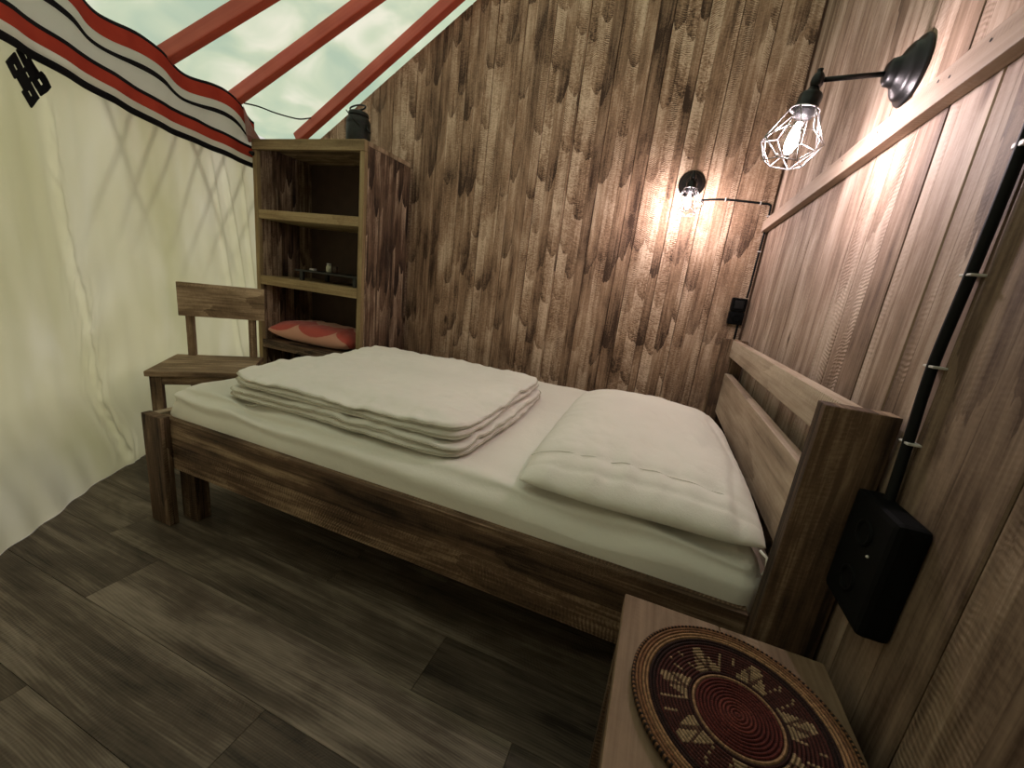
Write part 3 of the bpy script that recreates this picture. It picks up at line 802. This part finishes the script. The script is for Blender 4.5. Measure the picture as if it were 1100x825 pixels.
# folded duvet at the foot of the bed
def slab(w, d, h, nx, ny, seed, lip=.020, puff=.010, droop=.02):
    """folded layer: gridded top, rolled side walls with a groove half way up where the two leaves meet"""
    bm = bmesh.new()
    hw, hd = w / 2 - lip, d / 2 - lip
    def shape(x, y, k, edge):
        px, py = x + seed, y
        dx = .016 * sn(py * 2.1, seed, 1); dy = .014 * sn(px * 2.1, seed, 5)
        crumple = .006 * abs(sn(px * 11, py * 11, seed)) * (.35 + .9 * edge) + .003 * sn(px * 28, py * 28, seed)
        # stitched puckers running in from the edges
        ex, ey = hw + lip - abs(x), hd + lip - abs(y)
        pk = .013 * math.exp(-max(ex, 0) / .06) * sn(py * 20, px * 5, seed + 6) + .013 * math.exp(-max(ey, 0) / .06) * sn(px * 20, py * 5, seed + 8)
        lng = .005 * sn(px * 3 + py * 9, py * 2, seed + 9)
        dz = (puff * sn(px * 2.6, py * 2.6, seed + 1) + crumple + pk + lng + puff * .6 * sn(px * 5.5, py * 5.5, seed + 3)) * k
        wav = .010 * sn(px * 3.1 + py * 3.1, seed + 4, 0) * edge * k
        dr = -droop * edge * edge * max(0, k - .3) * (.8 + .6 * sn(px * 1.5, py * 1.5, 2))
        return dx, dy, dz + wav + dr
    def foot(i, j):
        s_, t_ = i / nx * 2 - 1, j / ny * 2 - 1
        s_ = .75 * s_ + .25 * math.sin(s_ * PI / 2); t_ = .75 * t_ + .25 * math.sin(t_ * PI / 2)
        c = (abs(s_) ** 10) * (abs(t_) ** 10) * .020
        return s_ * hw - math.copysign(c, s_), t_ * hd - math.copysign(c, t_), s_, t_
    G = {}
    for i in range(nx + 1):
        for j in range(ny + 1):
            x, y, s_, t_ = foot(i, j)
            edge = max(sstep(.72, 1, abs(s_)), sstep(.72, 1, abs(t_)))
            dx, dy, dz = shape(x, y, 1, edge)
            G[i, j] = bm.verts.new((x + dx, y + dy, h + dz))
    for i in range(nx):
        for j in range(ny): bm.faces.new((G[i, j], G[i + 1, j], G[i + 1, j + 1], G[i, j + 1])).smooth = True
    loop = [(i, 0) for i in range(nx)] + [(nx, j) for j in range(ny)] + [(i, ny) for i in range(nx, 0, -1)] + [(0, j) for j in range(ny, 0, -1)]
    prof = []
    fl = lambda a: lip * max(0., math.cos(a)) ** .55
    for k in range(1, 9): a = PI / 2 - PI * k / 8; prof.append((fl(a) - (.002 if k == 8 else 0), h * .75 + h * .25 * math.sin(a)))
    for k in range(1, 9): a = PI / 2 - PI * k / 8; prof.append((fl(a) + .003 * math.cos(a), h * .25 + h * .25 * math.sin(a)))
    prev = [G[q] for q in loop]; edges = []
    n = len(loop)
    for m, (o, z) in enumerate(prof):
        ring = []
        for q in loop:
            x, y, s_, t_ = foot(*q)
            nxn = Vector((math.copysign(abs(s_) ** 24, s_), math.copysign(abs(t_) ** 24, t_)))
            nxn = nxn.normalized() if nxn.length > 0 else Vector((1, 0))
            X, Y = x + nxn.x * o, y + nxn.y * o
            dx, dy, dz = shape(x, y, z / h, 1)
            j2 = .009 * sn((x + seed) * 6, y * 6 + z * 42, seed) + .005 * sn((x + seed) * 21, y * 21 + z * 30, seed)
            ring.append(bm.verts.new((X + dx + nxn.x * j2, Y + dy + nxn.y * j2, max(0, z + dz))))
        for k in range(n): bm.faces.new((prev[k], prev[(k + 1) % n], ring[(k + 1) % n], ring[k])).smooth = True
        prev = ring
        if m in (3, 11): edges.append([v.co.copy() for v in ring])
    bm.faces.new(prev)
    bmesh.ops.recalc_face_normals(bm, faces=bm.faces)
    return bm, edges
def make_duvet():
    r = empty('duvet', (-1.43, -1.215, .568), 'off-white duvet folded into a flat square at the foot end of the bed', 'duvet')
    bm, ed1 = slab(1.02, .925, .050, 150, 140, 2.3, droop=.008)
    bm_obj('lower_fold', bm, DUVET, r, (0, 0, 0))
    bm, ed2 = slab(1.00, .915, .062, 150, 140, 7.9, puff=.012, droop=.026)
    u = bm_obj('upper_fold', bm, DUVET, r, (-.012, .006, .0500)); u.rotation_euler.z = .012
    bm = bmesh.new()
    for E_, dz in ((ed1[0], 0), (ed1[1], 0)):
        out = []
        for p in E_[::2]:
            q = p.copy(); l = math.hypot(q.x, q.y); q.x *= 1 + .003 / l; q.y *= 1 + .003 / l; out.append(q)
        tube_bm(bm, out, .0028, 6, True)
    bmesh.ops.recalc_face_normals(bm, faces=bm.faces)
    bm_obj('piping', bm, PIPING, r, (0, 0, 0))
    bm = bmesh.new()
    for E_ in ed2:
        out = []
        for p in E_[::2]:
            q = p.copy(); l = math.hypot(q.x, q.y); q.x *= 1 + .003 / l; q.y *= 1 + .003 / l; out.append(q)
        tube_bm(bm, out, .0028, 6, True)
    bmesh.ops.recalc_face_normals(bm, faces=bm.faces)
    o = bm_obj('piping', bm, PIPING, r, (-.012, .006, .0500)); o.rotation_euler.z = .012
    t = tube('care_tag', [(-.30, -.465, .012), (-.315, -.482, .004), (-.345, -.490, .003)], .003, PIPING, r, 6)
make_duvet()

def make_pillow():
    c = (-.425, -1.170, .566)
    r = empty('pillow', c, 'large off-white pillow with stitched hem lying at the headboard end', 'pillow')
    W_, D_ = .635, 1.09
    def top(x, y, s, t):
        v = .010 * sn(x * 5, y * 4, 2) + .004 * sn(x * 14, y * 11, 5) + .0035 * abs(sn(x * 22 + y * 6, y * 16, 9)) + .012 * max(0, abs(s) - .6) * sn(x * 6, y * 26, 4) + .045 * max(0, abs(t) - .7) * sn(x * 20, y * 7, 4)
        # creases near the near hem
        v += .010 * (sstep(.55, .8, -t)) * sn(x * 16, y * 5, 8) - .004 * math.exp(-((t + .80) / .03) ** 2) - .004 * math.exp(-((t + .90) / .02) ** 2)
        v += -.006 * math.exp(-((s - .80 + .05 * math.sin(t * 6)) / .04) ** 2)
        return v
    bm = cushion(96, 140, W_, D_, .140, 3.2, .5, 4, .14, top, None, 3.0, .012)
    o = bm_obj('pillow_cover', bm, SHEET, r); o.rotation_euler = (0, 0, .02)
    # stitched hem line near the open end
    def ptop(s, t):
        h = .140; e = (max(0., 1 - abs(s) ** 3.2) * max(0., 1 - abs(t) ** 3.2)) ** .5; zm = h * .14
        x, y = s * W_ / 2, t * D_ / 2
        return Vector((x, y, zm + (h - zm) * e + top(x, y, s, t) * e ** .5 + .0006))
    pts = [ptop(-.93 + 1.86 * k / 60, -.80) for k in range(61)]
    tube('hem_stitch', pts, .0013, DUVET, r, 5)
    tube('corner_tie', [(.300, -.530, .018), (.313, -.545, .012), (.316, -.552, -.012), (.312, -.552, -.028)], .0035, SHEET, r, 6)
make_pillow()

# ------------------------------------------------------------------ chair
def make_chair():
    BL = Vector((-3.027, -1.197, 0)); w = Vector((.74512, .66693, 0)); n = Vector((.66693, -.74512, 0))
    W_, D_, H = .435, .42, .48
    rz = math.atan2(w.y, w.x)                   # local x = along the back, local -y = towards the sitter's knees
    r = empty('wooden_chair', BL + w * W_ / 2 + n * D_ / 2, 'plain brown wooden chair against the pale cloth wall behind the foot of the bed', 'chair', None, rz)
    hw, hd = W_ / 2, D_ / 2
    def P(nm, lo, hi, g, **k): return board(nm, lo, hi, g, W_CHAIR, r, **k)
    bm = bmesh.new()
    for k in range(3):
        d = D_ / 3; add_board(bm, (W_, d - .002, .028), (0, -hd + d * (k + .5), 0), 'x', .004, (.62, .5, .42)[k])
    bm_obj('seat', bm, W_CHAIR, r, (0, 0, H - .014))
    P('backrest', (-hw + .038, hd - .052, .712), (hw + .024, hd - .026, .898), 'x', tone=.62)
    for x in (-hw + .075, hw - .055):
        P('back_upright', (x - .014, hd - .0255, 0), (x + .022, hd + .012, .88), 'z', tone=.45)
    for x in (-hw + .012, hw - .06):
        P('front_leg', (x, -hd + .02, 0), (x + .048, -hd + .058, H - .029), 'z', tone=.4)
    P('front_apron', (-hw + .06, -hd + .024, .405), (hw - .06, -hd + .050, H - .029), 'x', tone=.4)
    for x in (-hw + .02, hw - .042):
        P('side_apron', (x, -hd + .060, .40), (x + .022, hd - .028, H - .029), 'y', tone=.3)
make_chair()

# ------------------------------------------------------------------ nightstand and plate
NZ = .509
def make_nightstand():
    x0, x1, y0, y1 = -.398, -.040, -2.34, -1.900
    b0 = ((x0 + x1) / 2, (y0 + y1) / 2, 0)
    r = empty('nightstand', b0, 'small brown wooden nightstand in the front right corner holding a woven plate', 'nightstand')
    bm = bmesh.new()
    ws = [.182, .176]
    x = x0
    for k, w in enumerate(ws):
        add_board(bm, (w - .0015, y1 - y0, .038), (x + w / 2 - b0[0], 0, 0), 'y', .003, (.68, .58)[k]); x += w
    bm_obj('top_board', bm, W_NIGHT, r, (0, 0, NZ - .019))
    for lx in (x0 + .004, x1 - .049):
        for ly in (y0 + .004, y1 - .054):
            board('leg', (lx, ly, 0), (lx + .045, ly + .050, NZ - .0385), 'z', W_BED, r, b0, tone=.35)
    board('side_board', (x0 + .008, y0 + .056, .30), (x0 + .030, y1 - .056, NZ - .039), 'y', W_BED, r, b0, tone=.3)
    board('side_board', (x1 - .030, y0 + .056, .30), (x1 - .008, y1 - .056, NZ - .039), 'y', W_BED, r, b0, tone=.3)
    board('lower_shelf', (x0 + .050, y0 + .010, .15), (x1 - .050, y1 - .010, .172), 'y', W_BED, r, b0)
make_nightstand()
def make_plate():
    prof = [(0, .0), (.10, 0), (.150, .004), (.158, .010)]
    top = []
    N = 29
    for k in range(N):                          # coil ridges
        r0 = .158 - k * .00545
        for q in (0, .25, .5, .75):
            rr = r0 - q * .00545
            if rr < .004: break
            base = .0095 + .006 * sstep(.09, .158, rr)
            top.append((rr, base + .0018 * math.sin(q * PI)))
    prof += top + [(0, .0095)]
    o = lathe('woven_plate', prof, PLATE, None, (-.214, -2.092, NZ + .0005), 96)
    tag(o, 'round coiled woven plate with red centre and star pattern on the nightstand', 'plate')
make_plate()

# ------------------------------------------------------------------ wall lamps
def make_lamp():
    """mounted on a wall whose face is local x = 0, arm along -x"""
    r = bpy.data.objects.new('wall_lamp', None); COL.objects.link(r); r.empty_display_size = .05
    lathe('wall_plate', [(0, 0), (.071, 0), (.072, -.004), (.069, -.009), (.060, -.012), (.058, -.020), (.050, -.026), (.034, -.034), (.030, -.040), (.028, -.050), (.020, -.056), (0, -.058)], BLACK, r, (0, 0, 0), 40, 'x')
    tube('arm', [(-.050, 0, -.002), (-.12, 0, -.006), (-.190, 0, -.010)], .0058, BLACK, r, 12)
    # joint
    lathe('joint', [(0, -.018), (.009, -.017), (.014, -.008), (.015, 0), (.014, .008), (.010, .016), (.006, .020), (.007, .026), (0, .028)], BLACK, r, (-.192, 0, -.012), 20)
    # everything that hangs
    tilt = Matrix.Rotation(math.radians(9), 3, 'Y')
    J = Vector((-.192, 0, -.012))
    def hang(o): o.location = J; o.rotation_euler = tilt.to_euler(); return o
    hang(lathe('socket', [(0, -.014), (.012, -.015), (.014, -.022), (.023, -.028), (.0265, -.034), (.0265, -.058), (.030, -.060), (.030, -.068), (.024, -.070), (.022, -.082), (0, -.082)], BLACK, r, (0, 0, 0), 28))
    bm = bmesh.new(); N = 6
    top = [(.034 * math.cos(2 * PI * k / N), .034 * math.sin(2 * PI * k / N), -.066) for k in range(N)]
    mid = [(.079 * math.cos(2 * PI * (k + .5) / N), .079 * math.sin(2 * PI * (k + .5) / N), -.150 if k % 2 else -.138) for k in range(N)]
    ins = [(.060 * math.cos(2 * PI * k / N), .060 * math.sin(2 * PI * k / N), -.122) for k in range(N)]
    bot = [(.047 * math.cos(2 * PI * k / N), .047 * math.sin(2 * PI * k / N), -.192) for k in range(N)]
    wr = .0015
    ring = [(.034 * math.cos(2 * PI * k / 24), .034 * math.sin(2 * PI * k / 24), -.066) for k in range(24)]
    tube_bm(bm, ring, wr * 1.2, 6, True)
    def wire(a, b_): tube_bm(bm, [a, b_], wr, 6)
    for k in range(N):
        k2 = (k + 1) % N
        wire(top[k], ins[k]); wire(top[k], mid[k]); wire(ins[k], mid[k]); wire(ins[k2], mid[k])
        wire(mid[k], bot[k]); wire(mid[k], bot[k2]); wire(bot[k], bot[k2])
    bmesh.ops.recalc_face_normals(bm, faces=bm.faces)
    c = hang(bm_obj('wire_cage', bm, WIRE, r)); c['label'] = 'bright angular wire cage around the bulb'
    b = hang(lathe('bulb', [(.013, -.076), (.014, -.084), (.020, -.100), (.028, -.122), (.031, -.140), (.029, -.156), (.022, -.170), (.012, -.178), (0, -.181)], BULB, r, (0, 0, 0), 28))
    b['label'] = 'lit clear glass bulb'
    f = lathe('filament', [(0, -.092), (.006, -.094), (.010, -.108), (.0135, -.128), (.0140, -.145), (.011, -.160), (.006, -.168), (0, -.170)], FILAMENT, b, (0, 0, 0), 16)
    return r
lamp = make_lamp()
lamp.location = (-.0005, -1.335, 1.703)
tag(lamp, 'black caged wall lamp on the right plank wall, above the pale batten', 'wall lamp', 'caged wall lamps')
def dup(root):
    r = root.copy(); COL.objects.link(r)
    for ch in list(root.children):
        c = ch.copy(); COL.objects.link(c); c.parent = r
        for g in ch.children:
            d = g.copy(); COL.objects.link(d); d.parent = c
    return r
l2 = dup(lamp); l2.location = (-.435, -.0005, 1.775); l2.rotation_euler = (0, 0, PI / 2)
l2['label'] = 'black caged wall lamp on the back plank wall, seen end on near the corner'

# ------------------------------------------------------------------ cables, switch, junction box
def cable(name, pts, r, clips, label, mat=BLACKR, sub=8):
    P = catmull(pts, sub); c0 = Vector(pts[0])
    root = empty(name, c0, label, 'cable')
    tube('cable_sheath', [p - c0 for p in P], r, mat, root, 10)
    for (pos, size) in clips:
        bm = bmesh.new(); add_board(bm, size, (0, 0, 0), 'x', .0015)
        bm_obj('cable_clip', bm, CLIP, root, Vector(pos) - c0)
    return root
cable('lamp_cable', [(-.372, -.007, 1.69), (-.31, -.007, 1.697), (-.24, -.007, 1.70), (-.15, -.008, 1.695), (-.06, -.008, 1.689), (-.022, -.010, 1.684), (-.013, -.011, 1.660), (-.012, -.011, 1.55), (-.014, -.011, 1.40), (-.014, -.011, 1.25), (-.016, -.011, 1.185)], .0055,
      [((-.243, -.007, 1.70), (.006, .013, .02)), ((-.066, -.008, 1.690), (.006, .014, .018)), ((-.013, -.011, 1.625), (.018, .014, .006)), ((-.013, -.011, 1.44), (.018, .014, .006))],
      'thin black cable running from the back wall lamp down the room corner to the switch')
def make_switch():
    r = empty('light_switch', (-.050, -.0005, 1.03), 'black two-part switch and socket in the corner above the headboard', 'switch')
    for z0, z1, nm in ((0, .073, 'socket_housing'), (.075, .150, 'switch_housing')):
        bm = bmesh.new(); add_board(bm, (.078, .045, z1 - z0), (0, 0, 0), 'z', .006)
        h = bm_obj(nm, bm, BLACKP, r, (0, -.0228, (z0 + z1) / 2))
        if nm[0] == 's' and z0 > 0:
            bm = bmesh.new(); add_board(bm, (.046, .008, .046), (0, 0, 0), 'z', .003); bm_obj('rocker', bm, BLACK, h, (0, -.025, 0))
        else:
            lathe('socket_face', [(0, .004), (.016, .004), (.017, -.003), (.021, -.003), (.022, .002), (.022, .006)], BLACKP, h, (0, -.0245, 0), 28, 'y')
    tube('cable_tail', [(.022, -.02, .002), (.022, -.02, -.05), (.022, -.016, -.10), (.022, -.016, -.3)], .006, BLACKR, r, 8)
make_switch()
cable('power_cable', [(-.012, -1.838, 1.62), (-.012, -1.838, 1.5), (-.012, -1.836, 1.35), (-.012, -1.832, 1.2), (-.012, -1.826, 1.06), (-.012, -1.838, .93), (-.013, -1.85, .815)], .0078,
      [((-.009, -1.838, 1.385), (.020, .024, .008)), ((-.009, -1.832, 1.205), (.020, .028, .004)), ((-.009, -1.827, 1.06), (.020, .028, .004)), ((-.009, -1.838, .93), (.020, .028, .004))],
      'thick black cable running down the right plank wall to the black box')
def make_box():
    y0, y1, z0, z1, d = -1.958, -1.815, .622, .828, .046
    c = Vector((-.0005, (y0 + y1) / 2, z0))
    r = empty('junction_box', c, 'black electrical box on the right wall behind the headboard post', 'electrical box')
    bm = bmesh.new(); add_board(bm, (d, y1 - y0, z1 - z0), (0, 0, 0), 'z', .010)
    h = bm_obj('box_housing', bm, BLACKP, r, (-d / 2, 0, (z1 - z0) / 2))
    for z in (.060, .150):
        lathe('socket_face', [(0, .004), (.017, .004), (.018, -.004), (.023, -.004), (.024, .004)], BLACKP, h, (-d / 2, 0, z - (z1 - z0) / 2), 28, 'x')
    bm = bmesh.new(); bmesh.ops.create_icosphere(bm, subdivisions=2, radius=.0025)
    bm_obj('screw', bm, CLIP, h, (-d / 2 - .001, -.03, 0.02), True)
make_box()

# ------------------------------------------------------------------ light: overcast daylight outside the tent
w = bpy.data.worlds.new('World'); S.world = w; w.use_nodes = True
t = w.node_tree; t.nodes.clear()
tc = t.nodes.new('ShaderNodeTexCoord'); sp = t.nodes.new('ShaderNodeSeparateXYZ'); t.links.new(tc.outputs['Generated'], sp.inputs[0])
rp = t.nodes.new('ShaderNodeValToRGB'); mp = t.nodes.new('ShaderNodeMapRange'); mp.inputs[1].default_value = -1; mp.inputs[2].default_value = 1
t.links.new(sp.outputs[2], mp.inputs[0]); t.links.new(mp.outputs[0], rp.inputs[0])
els = rp.color_ramp.elements
els[0].position = .50; els[0].color = (.10, .11, .06, 1); els[1].position = .68; els[1].color = (1.0, .97, .95, 1)
bg = t.nodes.new('ShaderNodeBackground'); bg.inputs[1].default_value = .62
t.links.new(rp.outputs[0], bg.inputs[0])
ow = t.nodes.new('ShaderNodeOutputWorld'); t.links.new(bg.outputs[0], ow.inputs[0])

sun = bpy.data.lights.new('sun', 'SUN'); so = bpy.data.objects.new('sun', sun); COL.objects.link(so)
sun.energy = .85; sun.angle = math.radians(11); sun.color = (1.0, .95, .88)
so.rotation_euler = Vector((.80, -.26, -.52)).to_track_quat('-Z', 'Y').to_euler(); so.location = (-6, 2, 5)

# ------------------------------------------------------------------ camera
cam = bpy.data.cameras.new('camera'); co = bpy.data.objects.new('camera', cam); COL.objects.link(co)
R_ = Matrix(((.9275619680272554, -.31871406717136636, -.19506444795628508), (.3543103474108458, .9160042449976055, .18814994250323977), (.11871382896280534, -.2436340832754163, .9625743920755098)))
right, fwd, up = R_.col[0], R_.col[1], R_.col[2]
M4 = Matrix((right, up, -fwd)).transposed().to_4x4(); M4.translation = Vector((-.4363, -2.675, 1.1105))
co.matrix_world = M4
cam.sensor_width = 36; cam.lens = 36 * 429.726 / 1100; cam.clip_start = .02
S.camera = co
S.view_settings.view_transform = 'Standard'; S.view_settings.look = 'None'
S.view_settings.gamma = 1; S.view_settings.use_curve_mapping = False
S.view_settings.exposure = 1.0
